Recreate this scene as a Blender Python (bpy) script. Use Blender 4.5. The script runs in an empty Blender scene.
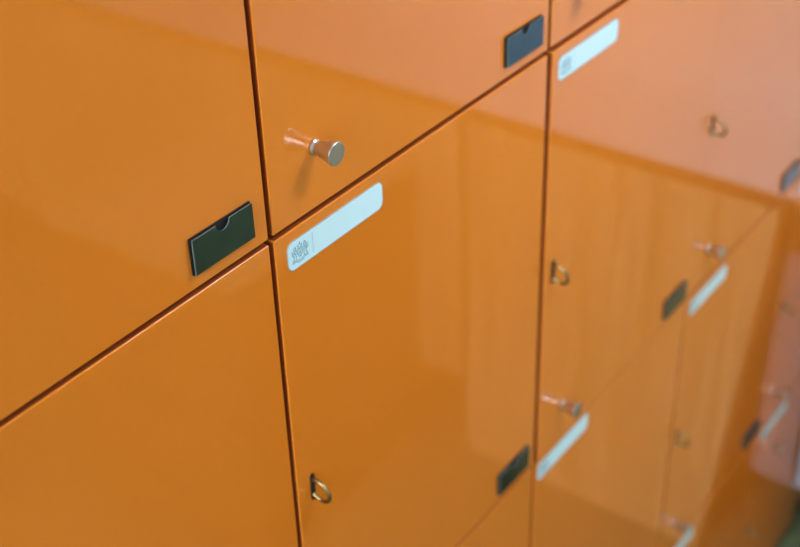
import bpy, bmesh, math
from mathutils import Matrix, Vector

# ------------------------------------------------------------------ camera
C = bpy.context.scene
COL = C.collection
cam = bpy.data.cameras.new('camera')
cam.lens = 59.07
cam.sensor_width = 36.0
cam.sensor_fit = 'HORIZONTAL'
cam.clip_start = 0.02
cam.dof.use_dof = True
cam.dof.focus_distance = 0.70
cam.dof.aperture_fstop = 6.8
co = bpy.data.objects.new('camera', cam)
COL.objects.link(co)
def euler_matrix(rx, ry, rz):
    return (Matrix.Rotation(rz, 3, 'Z') @ Matrix.Rotation(rx, 3, 'X') @ Matrix.Rotation(ry, 3, 'Y'))
R = euler_matrix(math.radians(-33.34983), math.radians(1.94811), math.radians(-53.10878))
rt, fw, up = R.col[0], R.col[1], R.col[2]
M = Matrix(((rt.x, up.x, -fw.x, -0.44883), (rt.y, up.y, -fw.y, -0.42463), (rt.z, up.z, -fw.z, 0.37975), (0, 0, 0, 1)))
co.matrix_world = M
C.camera = co

# ------------------------------------------------------------------ world, exposure
w = bpy.data.worlds.new('world')
w.use_nodes = True
w.node_tree.nodes['Background'].inputs[0].default_value = (0.75, 0.85, 1.0, 1)
w.node_tree.nodes['Background'].inputs[1].default_value = 0.4
C.world = w
C.view_settings.view_transform = 'Standard'
C.view_settings.look = 'None'
C.view_settings.gamma = 1
C.view_settings.use_curve_mapping = False
C.view_settings.exposure = 0.17
FILL_PENDANT, FILL_BEHIND, LAMP_FAR, LAMP_END = 23.0, 30.0, 1.5, 10.0       # lamp radiances; the pendant and the one behind are added lights

# added light at an unseen window, brightening the cabinets by the end wall
fill_light = bpy.data.lights.new('window_fill', 'AREA')
fill_light.shape = 'RECTANGLE'; fill_light.size = 1.5; fill_light.size_y = 1.3; fill_light.energy = 38.0; fill_light.color = (0.80, 0.90, 1.0)
so = bpy.data.objects.new('window_fill', fill_light); COL.objects.link(so)
so.location = (-3.52, -1.2, 0.35); so.rotation_euler = (0, math.radians(-90), 0)
so.rotation_euler = Matrix(((0, 0, -1), (-1, 0, 0), (0, 1, 0))).to_euler()   # lamp -Z looks along +X

# ------------------------------------------------------------------ dimensions
W, H = 0.30, 0.3842            # one locker compartment
ZF, ZC = -1.172, 1.33          # floor and ceiling
XE, XW, YB, YN = 1.27, -3.4, 0.46, -3.6
D = 0.44                       # locker depth

# ------------------------------------------------------------------ materials
def mat(name, col, rough=0.5, metal=0.0, **kw):
    m = bpy.data.materials.new(name); m.use_nodes = True
    b = m.node_tree.nodes['Principled BSDF']
    b.inputs['Base Color'].default_value = (*col, 1)
    b.inputs['Roughness'].default_value = rough
    b.inputs['Metallic'].default_value = metal
    for k, v in kw.items(): b.inputs[k.replace('_', ' ')].default_value = v
    return m
def noise_mat(name, c1, c2, rough, scale, stretch=(1, 1, 1), detail=4, bump=0.0, pos=(0.35, 0.65), metallic=0.0, **kw):
    m = mat(name, c1, rough, metallic, **kw); nt = m.node_tree; b = nt.nodes['Principled BSDF']
    tc = nt.nodes.new('ShaderNodeTexCoord'); mp = nt.nodes.new('ShaderNodeMapping')
    mp.inputs['Scale'].default_value = stretch
    nz = nt.nodes.new('ShaderNodeTexNoise'); nz.inputs['Scale'].default_value = scale; nz.inputs['Detail'].default_value = detail
    cr = nt.nodes.new('ShaderNodeValToRGB')
    cr.color_ramp.elements[0].position = pos[0]; cr.color_ramp.elements[0].color = (*c1, 1)
    cr.color_ramp.elements[1].position = pos[1]; cr.color_ramp.elements[1].color = (*c2, 1)
    nt.links.new(tc.outputs['Object'], mp.inputs['Vector']); nt.links.new(mp.outputs[0], nz.inputs['Vector'])
    nt.links.new(nz.outputs['Fac'], cr.inputs[0]); nt.links.new(cr.outputs[0], b.inputs['Base Color'])
    if bump:
        bp = nt.nodes.new('ShaderNodeBump'); bp.inputs['Strength'].default_value = bump; bp.inputs['Distance'].default_value = 0.002
        nt.links.new(nz.outputs['Fac'], bp.inputs['Height']); nt.links.new(bp.outputs[0], b.inputs['Normal'])
    return m
def emit(name, col, s):
    m = bpy.data.materials.new(name); m.use_nodes = True; nt = m.node_tree
    nt.nodes.remove(nt.nodes['Principled BSDF'])
    e = nt.nodes.new('ShaderNodeEmission'); e.inputs[0].default_value = (*col, 1); e.inputs[1].default_value = s
    nt.links.new(e.outputs[0], nt.nodes['Material Output'].inputs[0]); return m

PAINT = noise_mat('orange_gloss', (0.71, 0.211, 0.017), (0.74, 0.223, 0.019), 0.035, 2.2, IOR=1.5)
CORE = mat('carcass_gap_shade', (0.07, 0.014, 0.005), 0.5)  # carcass coloured almost black to paint the shade inside the gaps
EDGE_SHADE = mat('door_edge_shade', (0.34, 0.075, 0.020), 0.25)  # darker orange on door edges, seam shade put into the colour
STEEL = mat('satin_nickel', (0.60, 0.58, 0.54), 0.33, 1.0)
DISC = mat('brushed_nickel_face', (0.36, 0.44, 0.44), 0.42, 1.0)
BRASS = mat('aged_brass', (0.27, 0.20, 0.08), 0.30, 1.0)
BLACK = mat('black_slot', (0.003, 0.004, 0.004), 0.55)
HOLDER = noise_mat('anodised_dark_teal', (0.026, 0.078, 0.110), (0.032, 0.088, 0.120), 0.16, 60, metallic=1.0)
HOLDER_EDGE = mat('holder_edge', (0.10, 0.16, 0.16), 0.2)
STICK = mat('pale_blue_label', (0.62, 0.93, 1.0), 0.45)
STICK_EDGE = mat('label_rim', (0.33, 0.36, 0.34), 0.5)
PRINT = mat('crest_ink', (0.20, 0.42, 0.52), 0.5)
WOOD = noise_mat('beech_veneer', (0.64, 0.42, 0.15), (0.86, 0.64, 0.29), 0.4, 4.0, (9, 9, 0.7), 5)
WOODD = noise_mat('beech_edging_and_shade', (0.30, 0.11, 0.03), (0.38, 0.15, 0.04), 0.4, 4.0, (1, 9, 9), 4)  # edging's own brown; also paints the shaded faces of the drawer unit
LAM = noise_mat('white_laminate', (0.80, 0.80, 0.80), (0.84, 0.84, 0.84), 0.5, 30)
WALL = noise_mat('white_wall_paint', (0.80, 0.80, 0.82), (0.84, 0.84, 0.86), 0.8, 18, bump=0.1)
CEIL = noise_mat('ceiling_paint', (0.80, 0.80, 0.80), (0.84, 0.84, 0.84), 0.9, 30)
FLOOR = noise_mat('green_carpet', (0.13, 0.17, 0.07), (0.19, 0.24, 0.11), 0.9, 90, detail=6, bump=0.3)
GREYM = mat('white_metal', (0.8, 0.8, 0.8), 0.4)

# ------------------------------------------------------------------ helpers
def new_obj(name, bm, mats, parent=None, smooth=False):
    bmesh.ops.recalc_face_normals(bm, faces=bm.faces[:])
    me = bpy.data.meshes.new(name); bm.to_mesh(me); bm.free()
    for m in (mats if isinstance(mats, (list, tuple)) else [mats]): me.materials.append(m)
    if smooth:
        for p in me.polygons: p.use_smooth = True
        me.set_sharp_from_angle(angle=math.radians(35))
    o = bpy.data.objects.new(name, me); COL.objects.link(o)
    if parent: o.parent = parent
    return o
def box(bm, x0, x1, y0, y1, z0, z1, mi=0, bevel=0.0, seg=2):
    v = [bm.verts.new((x, y, z)) for x in (x0, x1) for y in (y0, y1) for z in (z0, z1)]
    fs = []
    for q in ((0, 1, 3, 2), (4, 6, 7, 5), (0, 4, 5, 1), (2, 3, 7, 6), (0, 2, 6, 4), (1, 5, 7, 3)):
        f = bm.faces.new([v[i] for i in q]); f.material_index = mi; fs.append(f)
    if bevel:
        es = list({e for f in fs for e in f.edges})
        r = bmesh.ops.bevel(bm, geom=es, offset=bevel, segments=seg, affect='EDGES', profile=0.5)
        for f in r['faces']: f.material_index = mi
    return fs
def prism(bm, pts, y0, y1, mi=0, mi_front=None):
    """outline pts in (x, z), extruded from y0 (back) to y1 (front)"""
    a = [bm.verts.new((x, y0, z)) for x, z in pts]; b = [bm.verts.new((x, y1, z)) for x, z in pts]
    n = len(pts)
    f = bm.faces.new(b); f.material_index = mi if mi_front is None else mi_front
    f = bm.faces.new(list(reversed(a))); f.material_index = mi
    for i in range(n):
        f = bm.faces.new((a[i], a[(i+1) % n], b[(i+1) % n], b[i])); f.material_index = mi
def lathe_y(bm, prof, n=40, mi=0):
    """prof: list of (radius, y); axis along y"""
    rings = []
    for r, y in prof:
        if r < 1e-6: rings.append([bm.verts.new((0, y, 0))])
        else: rings.append([bm.verts.new((r*math.cos(2*math.pi*k/n), y, r*math.sin(2*math.pi*k/n))) for k in range(n)])
    for a, b in zip(rings, rings[1:]):
        for k in range(n):
            k2 = (k+1) % n
            if len(a) == 1: f = bm.faces.new((a[0], b[k], b[k2]))
            elif len(b) == 1: f = bm.faces.new((a[k], b[0], a[k2]))
            else: f = bm.faces.new((a[k], b[k], b[k2], a[k2]))
            f.material_index = mi
def tube(bm, pts, rx, rz=None, n=12, mi=0):
    """tube along pts lying in the plane x = const; rx is the half width across x"""
    rz = rz or rx; rings = []
    for i, p in enumerate(pts):
        a = pts[max(i-1, 0)]; b = pts[min(i+1, len(pts)-1)]
        t = (Vector(b) - Vector(a)).normalized(); s = Vector((1, 0, 0)); u = t.cross(s).normalized()
        rings.append([bm.verts.new(Vector(p) + s*rx*math.cos(2*math.pi*k/n) + u*rz*math.sin(2*math.pi*k/n)) for k in range(n)])
    for a, b in zip(rings, rings[1:]):
        for k in range(n): bm.faces.new((a[k], a[(k+1) % n], b[(k+1) % n], b[k])).material_index = mi
    bm.faces.new(rings[0]).material_index = mi; bm.faces.new(list(reversed(rings[-1]))).material_index = mi
def empty(name, loc):
    o = bpy.data.objects.new(name, None); o.empty_display_size = 0.05; o.location = loc; COL.objects.link(o); return o
def tag(o, label, cat, group=None):
    o['label'] = label; o['category'] = cat
    if group: o['group'] = group
def struct(name, bm, m):
    o = new_obj(name, bm, m); o['kind'] = 'structure'; return o
def one(*a, **k):
    bm = bmesh.new(); box(bm, *a, **k); return bm

# ------------------------------------------------------------------ room shell
struct('floor', one(XW-0.1, XE+0.1, YN-0.1, YB+0.1, ZF-0.1, ZF), FLOOR)
struct('ceiling', one(XW-0.1, XE+0.1, YN-0.1, YB+0.1, ZC, ZC+0.1), CEIL)
struct('wall_right', one(XE, XE+0.1, YN-0.1, YB+0.1, ZF, ZC), WALL)
bm = bmesh.new()                                            # left wall with an opening added for the fill light
WY0, WY1, WZ0, WZ1 = -1.95, -0.45, -0.30, 1.00
box(bm, XW-0.1, XW, YN-0.1, WY0, ZF, ZC); box(bm, XW-0.1, XW, WY1, YB+0.1, ZF, ZC)
box(bm, XW-0.1, XW, WY0, WY1, ZF, WZ0); box(bm, XW-0.1, XW, WY0, WY1, WZ1, ZC)
struct('wall_left', bm, WALL)
bm = bmesh.new()
for a, b in ((WY0, WY0+.05), (WY1-.05, WY1), ((WY0+WY1)/2-.025, (WY0+WY1)/2+.025)): box(bm, XW-.07, XW-.02, a, b, WZ0, WZ1)
box(bm, XW-.07, XW-.02, WY0, WY1, WZ0, WZ0+.05); box(bm, XW-.07, XW-.02, WY0, WY1, WZ1-.05, WZ1)
struct('added_window', bm, GREYM)  # unseen window frame added around the fill light
struct('wall_back', one(XW, XE, YB, YB+0.1, ZF, ZC), WALL)
struct('wall_front', one(XW, XE, YN-0.1, YN, ZF, ZC), WALL)

# ------------------------------------------------------------------ dim wall panel, added pendant, ceiling lamps
o = new_obj('dim_wall_panel', one(XE-.022, XE-.0005, -2.9, -1.02, -.46, .45, bevel=.002), noise_mat('dim_wall_beige', (.34, .27, .20), (.38, .31, .24), .8, 60))  # panel added to darken the less lit part of the end wall
tag(o, 'added beige panel standing in for the dimmer part of the end wall', 'added panel')
def lamp(x, y, lx, ly, strength, label):
    t = empty('ceiling_light', (x, y, ZC)); tag(t, label, 'ceiling light', 'ceiling lights')
    bm = bmesh.new(); box(bm, -lx/2-.02, lx/2+.02, -ly/2-.02, ly/2+.02, -.05, 0, bevel=.004)
    new_obj('housing', bm, GREYM, t)
    bm = bmesh.new(); box(bm, -lx/2, lx/2, -ly/2, ly/2, -.056, -.0505)
    new_obj('diffuser', bm, emit('lamp_glow', (.95, .98, 1.12), strength), t)
t = empty('added_pendant', (0.41, -0.42, 0.54)); tag(t, 'added white pendant light, unseen, close in front of the lockers', 'pendant lamp')  # unseen lamp added so brightness falls off across the doors
bm = bmesh.new()
for (r0, z0), (r1, z1) in (((.13, 0), (.12, .03)), ((.12, .03), (.05, .10)), ((.05, .10), (.012, .12))):
    for k in range(32):
        a, b = 2*math.pi*k/32, 2*math.pi*(k+1)/32
        bm.faces.new([bm.verts.new((r*math.cos(q), r*math.sin(q), z)) for r, q, z in ((r0, a, z0), (r0, b, z0), (r1, b, z1), (r1, a, z1))])
bmesh.ops.remove_doubles(bm, verts=bm.verts[:], dist=1e-5)
new_obj('lamp_shade', bm, GREYM, t, True)
bm = bmesh.new(); bmesh.ops.create_circle(bm, cap_ends=True, radius=.122, segments=32, matrix=Matrix.Translation((0, 0, .004)))
new_obj('diffuser', bm, emit('added_pendant_glow', (.95, .98, 1.12), FILL_PENDANT), t)
new_obj('cord', one(-.003, .003, -.003, .003, .118, ZC-.54), BLACK, t)
lamp(0.95, -0.95, 0.14, 1.20, LAMP_END, 'narrow white ceiling light nearest the end wall')
lamp(-2.20, -0.30, 1.60, 0.44, FILL_BEHIND, 'added unseen ceiling light behind the camera, brightening the cabinet fronts')  # added light, placed to reach the cabinet fronts and the corner
lamp(-0.60, -1.9, 3.4, 0.12, LAMP_FAR, 'long white ceiling light far from the lockers')

# ------------------------------------------------------------------ furniture by the end wall
ZD = -0.497
t = empty('worktop', (1.04, -0.02, ZD)); tag(t, 'long white worktop with a brown wooden edge along the end wall', 'worktop')
new_obj('board', one(0.0045, 0.228, -3.0, 0, -.016, 0), LAM, t)
new_obj('edging', one(-.0025, 0.004, -3.0, 0, -.018, 0, bevel=.001), WOODD, t)
new_obj('end_strip', one(.0572, .0592, -.050, .012, -.114, -.0185), WOODD, t)  # thin brown strip below the board, at its locker end
bx = new_obj('wall_standin_box', one(1.10, XE-.0005, -.068, -.003, -1.017, -.5155, bevel=.002), noise_mat('lit_wall_grey', (.36, .35, .40), (.40, .39, .44), .6, 25))  # added box, pale like the lit wall behind it
tag(bx, 'added pale grey box under the worktop, standing in for the lit end wall', 'casing')
t = empty('pedestal_cabinet', (1.040, 0, ZF)); tag(t, 'pale beech cabinet under the worktop, closest to the lockers', 'cabinet')
hz = ZD-.0185-ZF
def slab(x0, x1, y0, y1a, y1b, z0, z1):          # side towards the lockers leans outwards to the top
    bm = bmesh.new(); pts = [(y0, z0), (y1a, z0), (y1b, z1), (y0, z1)]
    a = [bm.verts.new((x0, y, z)) for y, z in pts]; b = [bm.verts.new((x1, y, z)) for y, z in pts]
    bm.faces.new(a); bm.faces.new(b)
    for i in range(4): bm.faces.new((a[i], a[(i+1) % 4], b[(i+1) % 4], b[i]))
    return bm
new_obj('side_panel', slab(.018, .055, -.56, -.115, -.060, .001, hz-.003), WOOD, t)
new_obj('body', one(.0555, .222, -.56, -.17, .001, hz-.003, bevel=.001), WOOD, t)
new_obj('door', slab(0, .0175, -.558, -.117, -.062, .004, hz-.002), WOOD, t)
o = new_obj('modesty_panel', one(1.045, 1.063, -3.0, -.575, ZD-.52, ZD-.0185, bevel=.001), WOOD)
tag(o, 'beech panel hanging under the worktop, left of the pale cabinet', 'panel')
t = empty('drawer_pedestal', (0.62, -0.66, ZF)); tag(t, 'low wooden drawer unit standing out in front of the panel', 'drawer unit')
new_obj('body', one(.018, .42, -.40, 0, .03, .53, bevel=.001), WOODD, t)  # dark wood puts the unit's shaded side into the colour
new_obj('top', one(-.002, .42, -.402, .002, .5305, .548, bevel=.001), WOOD, t)
for k in range(3):
    d = new_obj('drawer', one(0, .0175, -.398, -.002, .035+k*.165, .035+k*.165+.16, bevel=.001), WOODD, t)
    new_obj('handle', one(-.015, -.0002, -.26, -.14, .10+k*.17, .108+k*.17, bevel=.002), STEEL, d)
for sx in (.05, .38):
    for sy in (-.36, -.04):
        bm = bmesh.new(); box(bm, sx-.012, sx+.012, sy-.012, sy+.012, .0005, .0295, bevel=.004); new_obj('castor', bm, BLACK, t)

# ------------------------------------------------------------------ lockers
G = 0.0035   # gap between doors

def door_mesh(x0, x1, z0, z1):
    bm = bmesh.new(); box(bm, x0, x1, 0, 0.018, z0, z1, bevel=0.0009, seg=3)
    bm.normal_update()
    for f in bm.faces:
        if abs(f.normal.y) < .01 and f.calc_area() > .002: f.material_index = 1      # edge faces, seam shade painted dark
    return bm
def carcass_mesh():
    bm = bmesh.new(); t = .016; e = .0002
    box(bm, e, t, .0225, D, e, H-e); box(bm, W-t, W-e, .0225, D, e, H-e)
    box(bm, t, W-t, .0225, D, e, t); box(bm, t, W-t, .0225, D, H-t, H-e)
    box(bm, t, W-t, D-.006, D, t, H-t)
    return bm
def knob_mesh():
    bm = bmesh.new()
    lathe_y(bm, [(0, 0), (.0044, 0), (.0047, -.0005), (.0047, -.0016), (.0043, -.0021), (.0038, -.0025), (.0038, -.0032),
                 (.0045, -.0060), (.0067, -.0145), (.0071, -.0157), (.0070, -.0163)], mi=0)
    lathe_y(bm, [(.0070, -.0163), (.0066, -.0167), (0, -.0167)], mi=1)
    bmesh.ops.remove_doubles(bm, verts=bm.verts[:], dist=1e-6)
    return bm
def hasp_mesh():
    bm = bmesh.new()
    pts = []                                                    # black slot: a narrow stadium, ring passes through it
    for k in range(9): a = math.pi*k/8; pts.append((.0019*math.cos(a), .0088+.0019*math.sin(a)))
    for k in range(9): a = math.pi+math.pi*k/8; pts.append((.0019*math.cos(a), -.0088+.0019*math.sin(a)))
    prism(bm, pts, 0, -.0009, 0)
    L = [(0.0, -.0005, .0052), (0, -.003, .0056), (0, -.0065, .0050), (0, -.0100, .0030), (0, -.0122, -.0002),
         (0, -.0125, -.0035), (0, -.0105, -.0062), (0, -.0070, -.0070), (0, -.0035, -.0062), (0, -.0005, -.0050)]
    # smooth the loop
    P = [Vector(p) for p in L]
    for _ in range(2):
        Q = [P[0]]
        for a, b in zip(P, P[1:]): Q += [a*.75+b*.25, a*.25+b*.75]
        P = Q + [P[-1]]
    tube(bm, [Vector((p.x, p.y*1.12, p.z*1.22)) for p in P], .0014, .0013, mi=1)
    return bm
PW, PH = .0464, .0216
def holder_mesh():
    bm = bmesh.new()
    box(bm, 0, PW, -.0012, 0, 0, PH, 0)                          # black backing plate
    r = .0052; cx = PW*.5; pts = [(0.0004, 0.0004), (PW-.0004, .0004), (PW-.0004, PH-.0004)]
    pts.append((cx+r, PH-.0004))
    for k in range(1, 12): a = -math.pi*k/12; pts.append((cx+r*math.cos(a), PH-.0004+r*.92*math.sin(a)))
    pts += [(cx-r, PH-.0004), (.0004, PH-.0004)]
    prism(bm, pts, -.0020, -.0029, 2, mi_front=1)               # front plate with thumb notch
    box(bm, .0010, PW-.0010, -.00205, -.00115, .001, .0028, 0)  # spacer
    box(bm, .0010, .0028, -.00205, -.00115, .003, PH-.003, 0)
    box(bm, PW-.0028, PW-.0010, -.00205, -.00115, .003, PH-.003, 0)
    return bm
LW, LH = .0898, .0190
def stroke(bm, pts, wd, y, mi):
    for (x0, z0), (x1, z1) in zip(pts, pts[1:]):
        d = Vector((x1-x0, z1-z0)); n = d.length or 1e-6; u = d/n; px, pz = -u.y*wd/2, u.x*wd/2
        ex, ez = u.x*wd*.3, u.y*wd*.3
        c = [(x0+px-ex, z0+pz-ez), (x0-px-ex, z0-pz-ez), (x1-px+ex, z1-pz+ez), (x1+px+ex, z1+pz+ez)]
        bm.faces.new([bm.verts.new((x, y, z)) for x, z in c]).material_index = mi
def label_mesh():
    bm = bmesh.new()
    def rr(i, r, n=7):
        o = []
        for cx, cz, a0 in ((LW-i-r, LH-i-r, 0), (i+r, LH-i-r, 90), (i+r, i+r, 180), (LW-i-r, i+r, 270)):
            for k in range(n): a = math.radians(a0+90*k/(n-1)); o.append((cx+r*math.cos(a), cz+r*math.sin(a)))
        return o
    prism(bm, rr(0, .0052), 0, -.0005, 1)
    prism(bm, rr(.00045, .0048), -.0005, -.00058, 0)
    y = -.00062; s = .00050
    T = lambda pts, w=s: stroke(bm, [(.0107+a*.00120, .0095+b*.00118) for a, b in pts], w, y, 2)
    # shield, crown, two supporters and scroll
    T([(-1.9, 2.0), (1.9, 2.0), (1.9, -.4), (1.1, -1.8), (0, -2.6), (-1.1, -1.8), (-1.9, -.4), (-1.9, 2.0)])
    T([(0, 2), (0, -2.5)]); T([(-1.8, .1), (1.8, .1)]); T([(-1.2, 1.2), (-.5, 1.2)]); T([(.6, 1.4), (1.3, .9)]); T([(-1.2, -.9), (-.5, -1.1)]); T([(.5, -.8), (1.1, -1.0)])
    T([(-1.5, 2.6), (-1.7, 4.3), (-.8, 3.5), (0, 4.8), (.8, 3.5), (1.7, 4.3), (1.5, 2.6), (-1.5, 2.6)]); T([(-.4, 5.3), (.4, 5.3)]); T([(0, 4.8), (0, 5.8)])
    for m in (-1, 1):
        T([(m*2.3, 1.2), (m*3.1, 2.4), (m*3.0, 3.6), (m*3.9, 4.1), (m*4.6, 3.4), (m*4.3, 2.6), (m*5.0, 1.4), (m*4.9, -.2), (m*4.2, -1.2), (m*4.9, -2.4), (m*4.4, -3.4)], s*1.3)
        T([(m*3.4, 2.6), (m*3.7, 1.0), (m*3.2, -.6), (m*2.6, -1.7), (m*3.2, -2.9)]); T([(m*2.3, .2), (m*3.3, .4)]); T([(m*4.0, 1.6), (m*4.1, .2)])
        T([(m*5.0, -.4), (m*5.8, .6), (m*5.6, 2.0), (m*6.0, 2.7)]); T([(m*3.5, 4.1), (m*3.2, 4.8)])
    T([(-5.4, -2.9), (-5.6, -4.2), (-3.4, -4.0), (-1.6, -4.9), (0, -5.2), (1.6, -4.9), (3.4, -4.0), (5.6, -4.2), (5.4, -2.9)], s*1.3)
    T([(-4.6, -3.3), (-2.6, -3.3), (-1.2, -4.0), (1.2, -4.0), (2.6, -3.3), (4.6, -3.3)])
    stroke(bm, [(.0222, .0030), (.0222, .0160)], .00035, y, 2)                 # thin upright rule beside the crest
    return bm

protos = {}
def shared(name, fn, mats, parent, loc, smooth=True):
    if name not in protos:
        o = new_obj(name, fn(), mats, parent, smooth); protos[name] = o
    else:
        o = protos[name].copy(); COL.objects.link(o); o.parent = parent
    o.location = loc
    return o

# door alignment: (left gap extra, lean of the door in degrees, forward offset)
ALIGN = {(0, 0): (.0004, 0, 0), (1, 1): (.0012, 0, -.0016), (0, 1): (.0002, 0, -.0003), (-1, 0): (0, -0.28, 0)}
LBL = {
 (-1, 0): 'orange locker at upper left, its sharp black card holder in the lower corner',
 (0, 0): 'orange locker with the sharply focused silver knob, above the large pale label',
 (1, 0): 'orange locker of which only a sliver shows at the top edge, over a pale label',
 (-1, 1): 'plain orange locker at lower left with no fitting in view',
 (0, 1): 'central orange locker with the sharp pale crest label and a brass ring at lower left',
 (1, 1): 'orange locker right of centre between two long seams, brass ring at its left edge',
 (2, 1): 'orange locker at upper right reflecting the white wall, brass ring near its top',
 (0, 2): 'orange locker seen only as a triangle at the bottom, under the central one',
 (1, 2): 'orange locker at bottom right of centre, pale slanted label below a small knob',
 (2, 2): 'blurred orange locker at right with a pale label and dark reddish reflected edge',
 (3, 2): 'blurred orange locker at the right edge, brass ring over a small knob',
 (2, 3): 'orange locker showing just its pale label at the bottom, right of centre',
 (3, 3): 'blurred orange locker in the bottom right corner with knob beside its label',
}
ROWN = ['top', 'second', 'third', 'bottom']; COLN = {-1: 'first', 0: 'second', 1: 'third', 2: 'fourth', 3: 'fifth'}
for r in range(4):
    for c in range(-1, 4):
        t = empty('locker', (c*W, 0, -r*H))
        tag(t, LBL.get((c, r), 'orange locker outside the picture, %s row, %s column' % (ROWN[r], COLN[c])), 'locker', 'orange lockers in the wall of compartments')
        gx, ty, dy = ALIGN.get((c, r), (0, 0, 0))
        cc = shared('carcass', carcass_mesh, CORE, t, (0, 0, 0), False)
        if r == 3: cc.scale = (1, 1, (H-.026)/H); cc.location.z = .026
        zb = .026 if r == 3 else 0                              # bottom row stands on a taller plinth
        d = new_obj('door', door_mesh(G/2+gx, W-G/2, G/2+zb, H-G/2), [PAINT, EDGE_SHADE], t)
        for p in d.data.polygons: p.use_smooth = True
        wn = d.modifiers.new('weighted_normals', 'WEIGHTED_NORMAL'); wn.weight = 100; wn.mode = 'FACE_AREA'
        d.location = (0, dy, 0); d.rotation_euler.x = math.radians(ty)
        shared('knob', knob_mesh, [STEEL, DISC], d, (.0411, 0, .0402+zb))
        shared('lock_ring', hasp_mesh, [BLACK, BRASS], d, (.0158, 0, .1915))
        shared('card_holder', holder_mesh, [BLACK, HOLDER, HOLDER_EDGE], d, (.2392 if c == -1 else .2402, 0, .0109+zb), False)
        shared('label_plate', label_mesh, [STICK, STICK_EDGE, PRINT], d, (.0112 - (.005 if (c, r) == (1, 2) else 0), 0, H-.0088-LH + (.003 if (c, r) == (1, 2) else 0)), False)
        if (c, r) == (3, 3): shared('knob', knob_mesh, [STEEL, DISC], d, (.0590, 0, H-.066))
o = new_obj('locker_plinth', one(-W+.003, 4*W-.003, .045, D-.01, ZF+.0005, -3*H+.0255), mat('plinth_black', (.012, .010, .008), .6))
tag(o, 'dark recessed plinth on the floor under the lockers', 'plinth')
